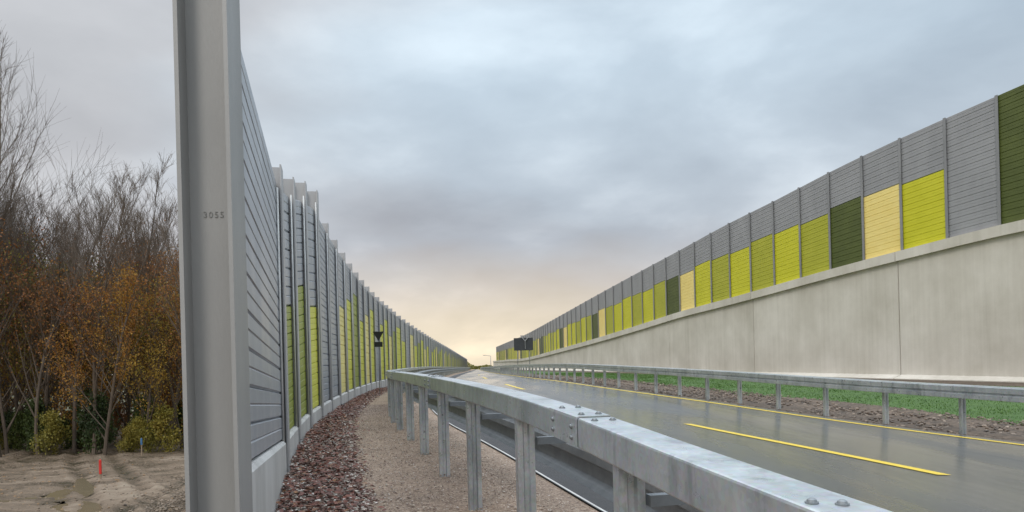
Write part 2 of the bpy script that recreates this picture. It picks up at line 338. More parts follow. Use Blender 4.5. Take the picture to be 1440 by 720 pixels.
# ---------------------------------------------------------------- near (left) barrier
e=empty('noise_barrier',(LW(2.95),2.95,GL(2.95)))
tag(e,"grey noise barrier with muted green panels on plinth beside gravel path","noise barrier")
st=[2.95,6.75]+stations(LW,8.7,1.95,230,(36,3.0))[0:]
me_np=hbeam('post',.20,.21,.016,.014,M_post); me_lp=hbeam('post',.19,.17,.012,.010,M_postl); me_lp2=hbeam('post',.20,.22,.014,.012,M_postl)
def ang(fx,y): return math.atan2(fx(y+.4)-fx(y-.4),.8)
postZ={0:2.0,1:1.88,2:2.28,3:2.72,4:3.06}
for i,y in enumerate(st[:98]):
    o=link(bpy.data.objects.new('post',me_np if i==0 else (me_lp2 if i<5 else me_lp)))
    zt=postZ.get(i,LWT(y)+.15); zb=GL(y)-.5
    x=LW(y)-.097
    if i: x=LW(y)-.090
    if i>4: x=LW(y)-.094
    o.location=(x,y,zb); o.scale=(1,1,zt-zb); o.rotation_euler=(0,0,-ang(LW,y)-(.16 if i==0 else 0))
    par(o,e)
    if 0<i<9:
        m=MB(); m.tube((x+.095,y-.13,LWP(y)-.05),(x+.095,y-.13,zt-.22),.010,.010,8); s=m.obj('sealing_strip',M_white,True); par(s,e)
pal=[M_mlime,M_mpale,M_molive,M_mlime,M_mlime,None,M_mpale,M_mlime,M_molive,M_mlime,M_mpale,M_mlime,None,M_mlime]
for i in range(min(len(st)-1,97)):
    y0,y1=st[i],st[i+1]
    zb0,zb1,zt0,zt1=LWP(y0),LWP(y1),LWT(y0),LWT(y1)
    if i==0: zt1=1.74
    fxx=(lambda y:LW(y)-.065) if i==0 else (lambda y:LW(y)-.078)
    c=None; f=.6
    if i==0: pass
    elif i==1: c=M_molive; f=.52
    elif i==2: c=M_molive; f=.6
    elif i==3: c=M_mlime; f=.5
    elif i==4: pass
    else: c=pal[i%len(pal)]; f=(.62,.72,.82)[i%3]
    if c is None:
        slat_panel('grey_panel',fxx,y0,y1,zb0,zt0,zb1,zt1,1,M_greyL,11 if i==0 else 15,.022,parent=e)
    else:
        m0=zb0+(zt0-zb0)*f; m1=zb1+(zt1-zb1)*f
        slat_panel('coloured_panel',fxx,y0,y1,zb0,m0,zb1,m1,1,c,9,.02,parent=e)
        slat_panel('grey_panel',fxx,y0,y1,m0+.01,zt0,m1+.01,zt1,1,M_greyL,6,.02,parent=e)
    V=[];a=Vector((LW(y0)-.06,y0)); b=Vector((LW(y1)-.06,y1)); t=(b-a).normalized(); nn=Vector((t.y,-t.x))
    for p,zt,g in((a+t*.02,zb0,GL(y0)),(b-t*.02,zb1,GL(y1))):
        for o_,z in((-.12,g-.4),(.05,g-.4),(.05,zt-.03),(.03,zt-.006),(-.12,zt-.006)): q=p+nn*o_; V.append((q.x,q.y,z))
    Fc=[(k,(k+1)%5,5+(k+1)%5,5+k) for k in range(5)]+[(4,3,2,1,0),(5,6,7,8,9)]
    par(mesh_obj('plinth',V,Fc,M_plinth),e)
cu=bpy.data.curves.new('number_marking','FONT'); cu.body='3055'; cu.size=.034; cu.extrude=.0004; cu.space_character=1.25
to=bpy.data.objects.new('number_marking',cu); link(to)
bpy.context.view_layer.update()
dg=bpy.context.evaluated_depsgraph_get(); tm=bpy.data.meshes.new_from_object(to.evaluated_get(dg)); bpy.data.objects.remove(to)
tm.materials.clear(); tm.materials.append(M_mark)
to=link(bpy.data.objects.new('number_marking',tm))
pa=-ang(LW,2.95)-.16; pc=Vector((LW(2.95)-.097,2.95,0)); R=Matrix.Rotation(pa,3,'Z')
to.location=pc+R@Vector((-.035,-.009,.625)); to.rotation_euler=(math.pi/2,0,pa); par(to,e)

# ---------------------------------------------------------------- far (right) barrier + retaining wall
e=empty('noise_barrier',(WR(24),24,WM(24)))
tag(e,"grey noise barrier with lime, yellow and green panels on retaining wall","noise barrier")
st=stations(WR,26.4,2.1,225,(110,3.4)); st=[22.4,24.4]+st
me_rp=hbeam('post',.16,.12,.012,.01,M_postd)
cols=[M_dark,M_dark,None,M_lime,M_pale,M_dark,M_olive,M_lime,M_olive,M_lime,M_olive,M_lime,M_pale,M_dark,M_olive,M_lime,M_olive,M_lime,M_lime,M_olive,M_pale,M_dark,M_olive,M_lime,M_olive,M_lime,M_lime,M_pale,M_dark]
for i in range(min(len(st)-1,99)):
    y0,y1=st[i],st[i+1]
    o=link(bpy.data.objects.new('post',me_rp)); o.location=(WR(y0),y0,WM(y0)-.02); o.scale=(1,1,WT(y0)-WM(y0)+.03); o.rotation_euler=(0,0,-ang(WR,y0)); par(o,e)
    a0,a1,b0,b1=WM(y0)+.02,WM(y1)+.02,WT(y0),WT(y1)
    k=i if i<len(cols) else 6+(i*7)%(len(cols)-6)
    c=cols[k]
    if i<2: slat_panel('coloured_panel',WR,y0,y1,a0,b0,a1,b1,-1,c,20,.018,parent=e); continue
    if c is None: slat_panel('grey_panel',WR,y0,y1,a0,b0,a1,b1,-1,M_grey,20,.018,parent=e); continue
    f=.60+.02*((i*7)%3-1); m0=a0+(b0-a0)*f; m1=a1+(b1-a1)*f
    slat_panel('coloured_panel',WR,y0,y1,a0,m0,a1,m1,-1,c,12,.018,parent=e)
    slat_panel('grey_panel',WR,y0,y1,m0+.02,b0,m1+.02,b1,-1,M_grey,8,.018,parent=e)
w=empty('retaining_wall',(WR(24),24,WB(24)))
tag(w,"pale board marked concrete retaining wall with projecting coping along grass verge","retaining wall")
def wallstrip(name,y0,y1,prof,mat,n=6):
    V=[];P=4
    for k in range(n+1):
        y=y0+(y1-y0)*k/n
        if k==0:y+=.022
        if k==n:y-=.022
        dx=(WR(y+.4)-WR(y-.4))/.8; t=Vector((dx,1)).normalized(); nn=Vector((-t.y,t.x))
        for o_,z in prof(y): V.append((WR(y)+nn.x*o_,y+nn.y*o_,z))
    Fc=[]
    for k in range(n):
        for j in range(P): Fc.append((k*P+j,k*P+(j+1)%P,(k+1)*P+(j+1)%P,(k+1)*P+j))
    Fc+=[(3,2,1,0),tuple(n*P+i for i in range(4))]
    return par(mesh_obj(name,V,Fc,mat),w)
js=[15.5,22.2,30.6,40.3]+stations(WR,50.3,10,240)[0:]
for a,b in zip(js[:-1],js[1:]):
    wallstrip('wall_section',a,b,lambda y:[(-.3,wbc(y)-.6),(.05,wbc(y)-.6),(.05,WM(max(y,20))-.40),(-.3,WM(max(y,20))-.40)],M_conc)
    wallstrip('coping',a,b,lambda y:[(-.35,WM(max(y,20))-.397),(.2,WM(max(y,20))-.397),(.2,WM(max(y,20))-.01),(-.35,WM(max(y,20))-.01)],M_conc)
    wallstrip('footing',a,b,lambda y:[(.05,wbc(y)-.5),(.45,wbc(y)-.5),(.45,wbc(y)+.05),(.053,wbc(y)+.2)],M_conc)

# ---------------------------------------------------------------- guardrails
def loft(name,fx,fz,ys,prof,mat,side=1,par_=None,smooth=False,closed=True):
    V=[];P=len(prof)
    for y in ys:
        dx=(fx(y+.15)-fx(y-.15))/.3; t=Vector((dx,1)).normalized(); nn=Vector((t.y,-t.x))*side
        for o_,z in prof: V.append((fx(y)+nn.x*o_,y+nn.y*o_,fz(y)+z))
    Fc=[]; R_=P if closed else P-1
    for k in range(len(ys)-1):
        for j in range(R_): Fc.append((k*P+j,(k+1)*P+j,(k+1)*P+(j+1)%P,k*P+(j+1)%P))
    if closed: Fc+=[tuple(range(P)),tuple((len(ys)-1)*P+i for i in range(P))[::-1]]
    o=mesh_obj(name,V,Fc,mat,smooth)
    if par_: par(o,par_)
    return o
def channel_mesh(name,w,d,lip,th,mat,length):
    pts=[(-w/2+lip,d),(-w/2,d),(-w/2,0),(-w/2+.3*w,0),(-w/2+.38*w,d*.25),(w/2-.38*w,d*.25),(w/2-.3*w,0),(w/2,0),(w/2,d),(w/2-lip,d)]
    inn=[(-w/2+lip,d-th),(-w/2+th,d-th),(-w/2+th,th),(-w/2+.3*w-th*.3,th),(-w/2+.38*w-th*.3,d*.25+th),(w/2-.38*w+th*.3,d*.25+th),(w/2-.3*w+th*.3,th),(w/2-th,th),(w/2-th,d-th),(w/2-lip,d-th)]
    loop=pts+inn[::-1]; n=len(loop)
    V=[(x,y,-length) for x,y in loop]+[(x,y,0) for x,y in loop]
    Fc=[(i,(i+1)%n,n+(i+1)%n,n+i) for i in range(n)]
    k=len(pts)
    for i in range(k-1): Fc.append((n+i,n+i+1,n+(2*k-2-i),n+(2*k-1-i)))
    me=bpy.data.meshes.new(name); me.from_pydata(V,[],Fc); me.materials.append(mat); me.update(); return me
g=empty('guardrail',(RL(2.5),2.5,GL(2.5)))
tag(g,"galvanised box beam guardrail with bolted joints on posts beside gravel path","guardrail")
BW,BH=.132,.11; c=.007
prof=[(0,-c),(c*.3,-c*.3),(c,0),(BW-c,0),(BW-c*.3,-c*.3),(BW,-c),(BW,-BH+c),(BW-c,-BH),(BW-.03,-BH),(.03,-BH),(c,-BH),(0,-BH+c)]
joints=[-1.4,2.66]
while joints[-1]<200: joints.append(joints[-1]+(3.9 if joints[-1]<60 else 8))
k=0.005
for a,b in zip(joints[:-1],joints[1:]):
    ysb=list(np.linspace(a+.008,b-.008,14)); loft('beam',RL,RLZ,ysb,prof,M_galv,1,g)
def bolt(P,ax,r=.010):
    m=MB(); ax=Vector(ax); P=Vector(P); m.tube(P,P+ax*.003,r*1.5,r*1.5,14); m.tube(P+ax*.003,P+ax*.007,r*1.15,r*1.0,14); m.tube(P+ax*.007,P+ax*.0095,r,r*.55,14)
    par(m.obj('bolt',M_galvd,False),g)
for j,y in enumerate(joints[1:12]):
    sp=[(-k,-c),(c*.4-k,-c*.4+k),(c,k),(BW-c,k),(BW+k,-c),(BW+k,-.03),(BW+.001,-.03),(BW+.001,-c*1.1),(BW-c,.001),(c,.001),(-.001,-c*1.1),(-.001,-BH+.004),(-k,-BH+.004)]
    loft('joint_plate',RL,RLZ,list(np.linspace(y-.0,y+.34,5)),sp,M_galv,1,g)
    if j<4:
        for yy in (y+.05,y+.28):
            for o_ in(.033,.10):
                dx=RL(yy+.1)-RL(yy-.1); t=Vector((dx/.2,1)).normalized(); nn=Vector((t.y,-t.x))
                bolt((RL(yy)+nn.x*o_,yy+nn.y*o_,RLZ(yy)+k),(0,0,1),.0085)
            for zz in(-.036,-.076):
                bolt((RL(yy)-nn.x*k,yy-nn.y*k,RLZ(yy)+zz),(-nn.x,-nn.y,0),.0075)
        for yy in (y-.09,):
            for o_ in(.033,.10):
                dx=RL(yy+.1)-RL(yy-.1); t=Vector((dx/.2,1)).normalized(); nn=Vector((t.y,-t.x))
                bolt((RL(yy)+nn.x*o_,yy+nn.y*o_,RLZ(yy)),(0,0,1),.0085)
for yy,o_ in((1.36,.03),(1.335,.075)):
    dx=RL(yy+.1)-RL(yy-.1); t=Vector((dx/.2,1)).normalized(); nn=Vector((t.y,-t.x))
    bolt((RL(yy)+nn.x*o_,yy+nn.y*o_,RLZ(yy)),(0,0,1),.0085)
me_gp=channel_mesh('post',.086,.055,.016,.005,M_galv,1.4)
y=2.32; cnt=0
while cnt<98:
    o=link(bpy.data.objects.new('post',me_gp)); o.location=(RL(y)+.058,y,RLZ(y)-BH+.002); o.rotation_euler=(0,0,-ang(RL,y)); par(o,g)
    if cnt<16:
        m=MB(); A=-ang(RL,y); Rm=Matrix.Rotation(A,3,'Z'); m.box(Vector((RL(y)+.24,y+.04,RLZ(y)-BH-.11)),(.27,.04,.035),Rm); par(m.obj('spacer_bracket',M_galvd),g)
    y+=1.29 if y<80 else 2.5; cnt+=1
Wp=[(.36,-.16),(.38,-.18),(.41,-.20),(.41,-.26),(.37,-.29),(.37,-.33),(.41,-.36),(.41,-.42),(.38,-.44),(.36,-.46)]
Wp2=[(o_-.004,z) for o_,z in Wp][::-1]
loft('w_beam',RL,lambda y:RLZ(y),list(np.arange(.6,20,.5))+list(np.arange(20,180,4)),Wp+Wp2,M_galvd,1,g)
# right rail
g=empty('guardrail',(RR(9),9,RRZ(9)))
tag(g,"galvanised steel guardrail on slim posts along wet road beside grass verge","guardrail")
RT=lambda y:RRZ(y)+.72
rp=[(0,0),(.035,0),(.038,-.004),(.038,-.075),(.018,-.085),(.018,-.105),(.038,-.115),(.038,-.175),(.034,-.18),(0,-.18)]
rp2=[(o_-.006,z) for o_,z in rp][::-1]
jj=[3.0]
while jj[-1]<190: jj.append(jj[-1]+4)
for a,b in zip(jj[:-1],jj[1:]):
    loft('beam',lambda y:RR(y)-.14,RT,list(np.linspace(a,b+.0,6)),rp+rp2,M_galv,-1,g)
loft('top_rail',lambda y:RR(y),lambda y:RT(y)+.005,list(np.arange(3,60,1.2))+list(np.arange(60,190,5)),[(-.04,0),(.13,0),(.13,-.015),(-.04,-.015)],M_galv,-1,g)
me_rg=channel_mesh('post',.085,.05,.016,.005,M_galv,1.2)
y=3.8; cnt=0
while cnt<98:
    o=link(bpy.data.objects.new('post',me_rg)); o.location=(RR(y),y,RT(y)-.03); o.rotation_euler=(0,0,-ang(RR,y)); par(o,g)
    if y<45:
        m=MB(); m.box((RR(y)-.07,y+.02,RT(y)-.10),(.11,.05,.07)); par(m.obj('spacer_bracket',M_galvd),g)
    y+=1.42 if y<70 else 2.6; cnt+=1

# ---------------------------------------------------------------- signs, stakes
def U(px,py,Y):
    dx=px-CX; dy=CY-py; return Vector(((dx*CS+dy*SN)*Y/F,Y,(-dx*SN+dy*CS)*Y/F))
def tri(m,c,s,th):
    b=len(m.v); 
    for yy in(-th/2,th/2):
        for x,z in((-s/2,s*.43),(s/2,s*.43),(0,-s*.43)): m.v.append(Vector(c)+Vector((x,yy,z)))
    m.f+= [(b,b+2,b+1),(b+3,b+4,b+5),(b,b+1,b+4,b+3),(b+1,b+2,b+5,b+4),(b+2,b,b+3,b+5)]
P=U(532,473,22); gz=GL(22)
s=empty('road_sign',(P.x,P.y,gz)); tag(s,"small black triangular sign above rectangular plate on thin pole","road sign")
m=MB(); m.tube((P.x,P.y+.02,gz-.1),(P.x,P.y+.02,P.z+.10),.012,.012,8); par(m.obj('pole',M_postd,True),s)
m=MB(); tri(m,P,.33,.01); par(m.obj('triangular_plate',M_signback),s)
m=MB(); m.box(P+Vector((0,0,-.24)),(.24,.012,.15)); par(m.obj('lower_plate',M_signback),s)
P=U(736,484,62); gz=-.6
s=empty('road_sign',(P.x,P.y,gz)); tag(s,"large dark rectangular board with small triangular sign on top, two posts","road sign")
m=MB(); m.box(P,(1.6,.05,1.05)); par(m.obj('board',M_black),s)
for dx in(-.5,.5):
    m=MB(); m.tube((P.x+dx,P.y+.06,gz-.1),(P.x+dx,P.y+.06,P.z+.45),.035,.035,8); par(m.obj('pole',M_postd,True),s)
m=MB()
for sg in(-1,1): m.tube(P+Vector((.15,-.12,.25)),P+Vector((.15+sg*.38,-.12,.72)),.035,.035,6)
m.box(P+Vector((.15,-.12,.70)),(.8,.03,.06)); m.tube(P+Vector((.15,-.12,-.4)),P+Vector((.15,-.12,.27)),.025,.025,6); par(m.obj('triangular_frame',M_postd),s)
P=U(690,503,130)
s=empty('street_lamp',(P.x,P.y,-.6)); tag(s,"slim distant street lamp with short curved arm beside the road","street lamp")
m=MB(); m.tube((P.x,P.y,-.6),(P.x,P.y,P.z+.3),.06,.04,8); m.tube((P.x,P.y,P.z+.3),(P.x-.9,P.y,P.z+.45),.035,.035,6); par(m.obj('pole',M_postd,True),s)
m=MB(); m.box((P.x-1.1,P.y,P.z+.45),(.5,.2,.09)); par(m.obj('lamp_head',M_postd),s)
for (px,py,Y,mt,nm,hh) in((141,655,27,M_red,'red',.5),(199,623,34,M_blue,'blue',.28)):
    P=U(px,py,Y); m=MB(); m.box((P.x,P.y,P.z-.25),(.045,.04,.7)); 
    o=m.obj('survey_stake',M_stake); tag(o,nm+" topped wooden survey stake driven into the muddy dirt","stake","survey stakes in the dirt")
    m=MB(); m.box((P.x,P.y,P.z+.2-hh/2),(.07,.06,hh)); m.tube((P.x,P.y,P.z+.2),(P.x,P.y,P.z+.24),.03,.01,6)
    par(m.obj('painted_tip',mt),o)

# ---------------------------------------------------------------- pebbles & leaves
def pebbles(name,fn,N_,smin,smax,mat,flat=.6):
    t=(1+5**.5)/2
    ico=np.array([(-1,t,0),(1,t,0),(-1,-t,0),(1,-t,0),(0,-1,t),(0,1,t),(0,-1,-t),(0,1,-t),(t,0,-1),(t,0,1),(-t,0,-1),(-t,0,1)])/1.9
    fc=np.array([(0,11,5),(0,5,1),(0,1,7),(0,7,10),(0,10,11),(1,5,9),(5,11,4),(11,10,2),(10,7,6),(7,1,8),(3,9,4),(3,4,2),(3,2,6),(3,6,8),(3,8,9),(4,9,5),(2,4,11),(6,2,10),(8,6,7),(9,8,1)])
    P=np.array([fn() for _ in range(N_)])
    s=rng.uniform(smin,smax,(N_,1,1)); sc=rng.uniform(.7,1.3,(N_,1,3)); sc[:,:,2]*=flat
    v=ico[None]*sc*s*rng.uniform(.8,1.2,(N_,12,1)); a=rng.uniform(0,6.28,N_); ca,sa=np.cos(a)[:,None],np.sin(a)[:,None]
    x=v[:,:,0]*ca-v[:,:,1]*sa; y=v[:,:,0]*sa+v[:,:,1]*ca
    v=np.stack([x,y,v[:,:,2]],2)+P[:,None,:]
    f=(fc[None]+12*np.arange(N_)[:,None,None]).reshape(-1,3)
    me=bpy.data.meshes.new(name); me.from_pydata(v.reshape(-1,3).tolist(),[],f.tolist()); me.materials.append(mat); me.update()
    o=link(bpy.data.objects.new(name,me)); o["kind"]="stuff"; return o
def fcoarse():
    y=3+ (random.random()**1.5)*22; t=random.random()
    x=LW(y)+.02+(RL(y)-LW(y))*(.5*t+.03*math.sin(y*5)+random.gauss(0,.015)); return (x,y,GL(y)-.012+.02*random.random())
def ffine():
    y=2.5+(random.random()**1.6)*14; a=mid(y)[0]; b=offs(y,.84)[0]; t=random.random(); x=a+(b-a)*t
    return (x,y,GL(y)+(offs(y,.84)[1]-GL(y))*max(0,(x-RL(y))/.84)-.004)
def fheap():
    y=14+random.random()*16; x=LW(y)-4.9+random.gauss(0,.7)-.3; return (x,y,-3.68+max(0,.2-.2*abs(x-LW(y)+5.0))*random.random())
def fclod():
    y=17+random.random()*20; x=LW(y)-5-random.random()*20; return (x,y,-3.7+rut(x,y))
def fverge():
    y=6+(random.random()**1.4)*40; x=RR(y)-.1+random.random()*2.3; return (x,y,RRZ(y)+.005)
pebbles('stones',fcoarse,19000,.006,.018,M_peb)
pebbles('small_stones',ffine,15000,.003,.009,M_pebf)
pebbles('rubble',fheap,4000,.015,.045,pebble_mat('dark_rubble',[(0,(.09,.07,.05)),(.5,(.15,.115,.08)),(1,(.27,.21,.16))]))
pebbles('mud_clods',fclod,5000,.012,.045,pebble_mat('mud_clods',[(0,(.06,.047,.027)),(.5,(.14,.10,.065)),(.8,(.22,.165,.115)),(1,(.26,.14,.045))]))
pebbles('soil_clods',fverge,6000,.01,.04,pebble_mat('soil_clods',[(0,(.05,.036,.025)),(.6,(.12,.085,.06)),(1,(.28,.22,.17))]))
V=[];Fc=[]
for i in range(7500):
    y=3+(random.random()**1.3)*25; t=random.gauss(.2,.14) if random.random()<.7 else random.random()*.55
    t=abs(t); x=LW(y)+.03+(RL(y)-LW(y))*t
    c_=Vector((x,y,GL(y)+.012+.03*random.random())); s=.014+.018*random.random()
    R=Matrix.Rotation(random.uniform(0,6.3),3,'Z')@Matrix.Rotation(random.uniform(-.5,.5),3,'X')
    b=len(V)
    for q in((-s,0,0),(-.3*s,-.6*s,.2*s),(s,0,.3*s),(-.2*s,.6*s,.25*s)): V.append(c_+R@Vector(q))
    Fc.append((b,b+1,b+2,b+3))
o=mesh_obj('fallen_leaves',V,Fc,M_fall); o["kind"]="stuff"
n=60000; V=[];Fc=[]
for i in range(n):
    y=8+(random.random()**1.7)*50; a=G0(y)-.15; b=G1(y); u=random.random()**1.2; x=a+(b-a)*u+random.gauss(0,.15)
    z=GZ(y,x)
    h=.01+.028*random.random(); w_=.006+y*.0004; an=random.uniform(0,3.14); l=random.uniform(-.03,.03); k_=len(V)
    V+= [(x-w_*math.cos(an),y-w_*math.sin(an),z-.015),(x+w_*math.cos(an),y+w_*math.sin(an),z-.015),(x+l,y+l*.5,z+h)]; Fc.append((k_,k_+1,k_+2))
M_blade=pebble_mat('grass_blades',[(0,(.035,.085,.012)),(.5,(.06,.14,.018)),(1,(.10,.19,.03))])
o=mesh_obj('grass',V,Fc,M_blade); o["kind"]="stuff"

# ---------------------------------------------------------------- trees
def gen_tree(seed,h,leaf_n,start=.3,spread=.5,leafsz=.11,leaf_lo=0,leaf_hi=1,b1=18,b2=6,b3=4,keep=.7,rad=.0075):
    R=random.Random(seed); tv=[];tf=[];tips=[]
    def branch(p,d,L,r,n,segs,rend):
        pts=[]; 
        for k in range(segs+1):
            pts.append((p.copy(),r+(rend-r)*k/segs))
            d=(d+Vector((R.gauss(0,.08),R.gauss(0,.08),R.gauss(.05,.06)))).normalized(); p=p+d*(L/segs)
        base=len(tv)
        for i,(q,rr) in enumerate(pts):
            dd=(pts[min(i+1,segs)][0]-pts[max(i-1,0)][0]).normalized(); u=dd.orthogonal().normalized(); w_=dd.cross(u)
            for j in range(n):
                a=6.283*j/n; tv.append(q+u*(math.cos(a)*rr)+w_*(math.sin(a)*rr))
        for i in range(segs):
            for j in range(n): tf.append((base+i*n+j,base+i*n+(j+1)%n,base+(i+1)*n+(j+1)%n,base+(i+1)*n+j))
        return pts,d
    def at(pts,t):
        k=t*(len(pts)-1); i=min(int(k),len(pts)-2); f=k-i
        return pts[i][0].lerp(pts[i+1][0],f),pts[i][1]+(pts[i+1][1]-pts[i][1])*f,(pts[i+1][0]-pts[i][0]).normalized()
    r0=h*rad
    pts,_=branch(Vector((0,0,-.3)),Vector((R.gauss(0,.03),R.gauss(0,.03),1)).normalized(),h*.97,r0,7,9,.01)
    for i in range(b1):
        t=start+(1-start)*(i+R.random())/b1; q,r,dd=at(pts,min(t,.98))
        a=R.uniform(0,6.283); up=.75+.5*t
        d=Vector((math.cos(a)*spread*1.3,math.sin(a)*spread*1.3,up)).normalized(); L=h*(.32*(1-t)+.10)*R.uniform(.7,1.2)
        p1,_=branch(q,d,L,r*.45,4,5,.007)
        for j in range(b2):
            t2=.25+.75*(j+R.random())/b2; q2,r2,d2=at(p1,min(t2,.98))
            dx=(d2+Vector((R.gauss(0,.45),R.gauss(0,.45),R.gauss(.25,.3)))).normalized(); L2=L*R.uniform(.25,.5)
            p2,_=branch(q2,dx,L2,max(.007,r2*.5),3,3,.004)
            for k in range(b3):
                q3,r3,d3=at(p2,R.uniform(.3,1)); dx=(d3+Vector((R.gauss(0,.5),R.gauss(0,.5),R.gauss(.2,.3)))).normalized()
                p3,_=branch(q3,dx,L2*R.uniform(.4,.8),.006,3,2,.003); tips.append(p3)
    lv=[];lf=[]
    cand=[t for t in tips if leaf_lo*h<=t[0][0].z<=leaf_hi*h]
    cand=[t for t in cand if R.random()<keep] or tips
    for i in range(leaf_n):
        t=R.choice(cand); q=t[0][0].lerp(t[-1][0],R.random())+Vector((R.gauss(0,.18),R.gauss(0,.18),R.gauss(-.05,.18)))
        s=leafsz*R.uniform(.5,1.1); u=Vector((R.gauss(0,1),R.gauss(0,1),R.gauss(0,.6))).normalized(); w_=u.orthogonal().normalized(); w_=(Matrix.Rotation(R.uniform(0,6.28),3,u)@w_); x=u.cross(w_)
        b=len(lv); lv+= [q-w_*s*.6,q-x*s*.35,q+w_*s*.6,q+x*s*.35]; lf.append((b,b+1,b+2,b+3))
    def mk(nm,v,f,mt,sm=False):
        me=bpy.data.meshes.new(nm); me.from_pydata([tuple(a) for a in v],[],f); me.materials.append(mt); me.update(); return me
    return mk('trunk',tv,tf,M_bark), lv,lf,mk
def variant(seed,h,ln,mat,**k):
    tr,lv,lf,mk=gen_tree(seed,h,ln,**k); return h,tr,(mk('crown',lv,lf,mat) if ln else None)
bare=[variant(1,18.5,900,M_leafO,start=.14,spread=.36,leaf_hi=.5,b1=28,b2=8,b3=5),variant(2,15.5,1600,M_leafO,start=.14,spread=.33,leaf_hi=.6,b1=26,b2=8,b3=5)]
gold=[variant(3,13.5,6200,M_leafG,start=.07,spread=.40,leaf_hi=.74,b1=28,b2=7,b3=5,keep=.6),variant(4,12.5,6200,M_leafGr,start=.07,spread=.40,leaf_hi=.78,b1=28,b2=7,b3=5,keep=.6),variant(5,14.5,5600,M_leafO,start=.08,spread=.38,leaf_hi=.76,b1=28,b2=7,b3=5,keep=.6),variant(6,8.5,6600,M_leafG,start=.04,spread=.5,b1=22,b2=6,b3=4)]
bush=[variant(7,3.2,3000,M_leafD,start=.02,spread=.6,leafsz=.15,b1=14,b2=5,b3=3,keep=.6),variant(8,2.6,2400,M_leafGr,start=.02,spread=.7,leafsz=.13,b1=14,b2=5,b3=3,keep=.5),variant(9,4.5,3600,M_leafO,start=.02,spread=.6,leafsz=.12,b1=18,b2=5,b3=3)]
def place(name,var,x,y,s,label,cat,group):
    h,tr,cr=var; e=empty(name,(x,y,-3.75)); e.scale=(s,s,s*random.uniform(.93,1.07)); e.rotation_euler=(0,0,random.uniform(0,6.28))
    tag(e,label,cat,group)
    o=link(bpy.data.objects.new('trunk',tr)); o.parent=e
    if cr: o=link(bpy.data.objects.new('crown',cr)); o.parent=e
ROT=random.Random(11)
def xr(y): return -.84*y, -.40*y
lab={0:"tall slender tree with bare brown twigs at the edge of dirt",1:"slender autumn tree with golden and orange leaves at wood edge",2:"dense low shrub with dark green leaves at foot of trees"}
rows=[(37,15),(40,16),(44,17),(49,17),(54,16)]
for ry,n_ in rows:
    a,b=xr(ry)
    for i in range(n_):
        x=a+(b-a)*(i+ROT.random())/n_; y=ry+ROT.uniform(-1.6,1.6)
        f=(x-a)/(b-a); hs=1.20 if f<.27 else (1.0 if f<.6 else .93)
        hs*=(ry/40)**.4
        if ROT.random()<(.42 if f>.27 else .5): place('bare_tree',bare[1 if f>.27 else 0],x,y,hs*1.0*ROT.uniform(.84,1.04),lab[0],'tree','trees of the roadside wood')
        else: place('autumn_tree',gold[ROT.choice([0,1,2,2,3,0])],x,y,hs*ROT.uniform(.88,1.08),lab[1],'tree','trees of the roadside wood')
for i in range(40):
    y=ROT.uniform(35.8,42); a,b=xr(y); x=a+(b-a)*(i+ROT.random())/40
    k=ROT.choice([0,0,1,1,0,2,2]); place('shrub',bush[k],x,y,ROT.uniform(.5,.95),lab[2] if k==0 else "loose shrub with yellowing leaves at foot of trees",'shrub','shrubs at the wood edge')
V=[];Fc=[]
for i in range(50000):
    y=ROT.uniform(57,66); a,b=xr(y); x=ROT.uniform(a-6,b+8); h=(11+2.0*math.sin(x*.5)+1.5*math.sin(x*1.3+2))
    z=-3.8+h*ROT.random()**.75
    s=.27*ROT.uniform(.5,1.2); u=Vector((ROT.gauss(0,1),ROT.gauss(0,1),ROT.gauss(0,1))).normalized(); w_=u.orthogonal().normalized(); xx=u.cross(w_); q=Vector((x,y,z)); b0=len(V)
    V+= [q-w_*s*.6,q-xx*s*.4,q+w_*s*.6,q+xx*s*.4]; Fc.append((b0,b0+1,b0+2,b0+3))
o=mesh_obj('distant_wood',V,Fc,M_leafB); o["kind"]="stuff"; o["label"]="dense dark mass of foliage behind the trees"; o["category"]="wood"
V=[];Fc=[]
for i in range(9000):
    y=ROT.uniform(330,350); x=ROT.uniform(-75,40); h=3.2+1.2*math.sin(x*.21)+.8*math.sin(x*.53+1)
    z=-2+h*ROT.random()**.8; s=.9*ROT.uniform(.5,1.2); u=Vector((ROT.gauss(0,1),ROT.gauss(0,1),ROT.gauss(0,1))).normalized(); w_=u.orthogonal().normalized(); xx=u.cross(w_); q=Vector((x,y,z)); b0=len(V)
    V+= [q-w_*s*.6,q-xx*s*.4,q+w_*s*.6,q+xx*s*.4]; Fc.append((b0,b0+1,b0+2,b0+3))
o=mesh_obj('distant_wood',V,Fc,M_leafGr); o["kind"]="stuff"; o["label"]="low far off wood where the road disappears"; o["category"]="wood"

# ---------------------------------------------------------------- world
wd=bpy.data.worlds.new("World"); scene.world=wd; wd.use_nodes=True; nt=wd.node_tree
bg=nt.nodes['Background']; L=nt.links
tc=N(nt,'ShaderNodeTexCoord'); sx=N(nt,'ShaderNodeSeparateXYZ'); L.new(tc.outputs['Generated'],sx.inputs[0])
def M_(op,a,b=None,c=None,clamp=False):
    n=N(nt,'ShaderNodeMath',operation=op); n.use_clamp=clamp
    for i,q in enumerate((a,b,c)):
        if q is None: continue
        if isinstance(q,(int,float)): n.inputs[i].default_value=q
        else: L.new(q,n.inputs[i])
    return n.outputs[0]
z=sx.outputs[2]; zc=M_('MAXIMUM',z,0.0); den=M_('ADD',zc,.36)
cx=M_('DIVIDE',sx.outputs[0],den); cy=M_('DIVIDE',sx.outputs[1],den)
cmb=N(nt,'ShaderNodeCombineXYZ'); L.new(cx,cmb.inputs[0]); L.new(cy,cmb.inputs[1]); L.new(M_('MULTIPLY',z,2.1),cmb.inputs[2])
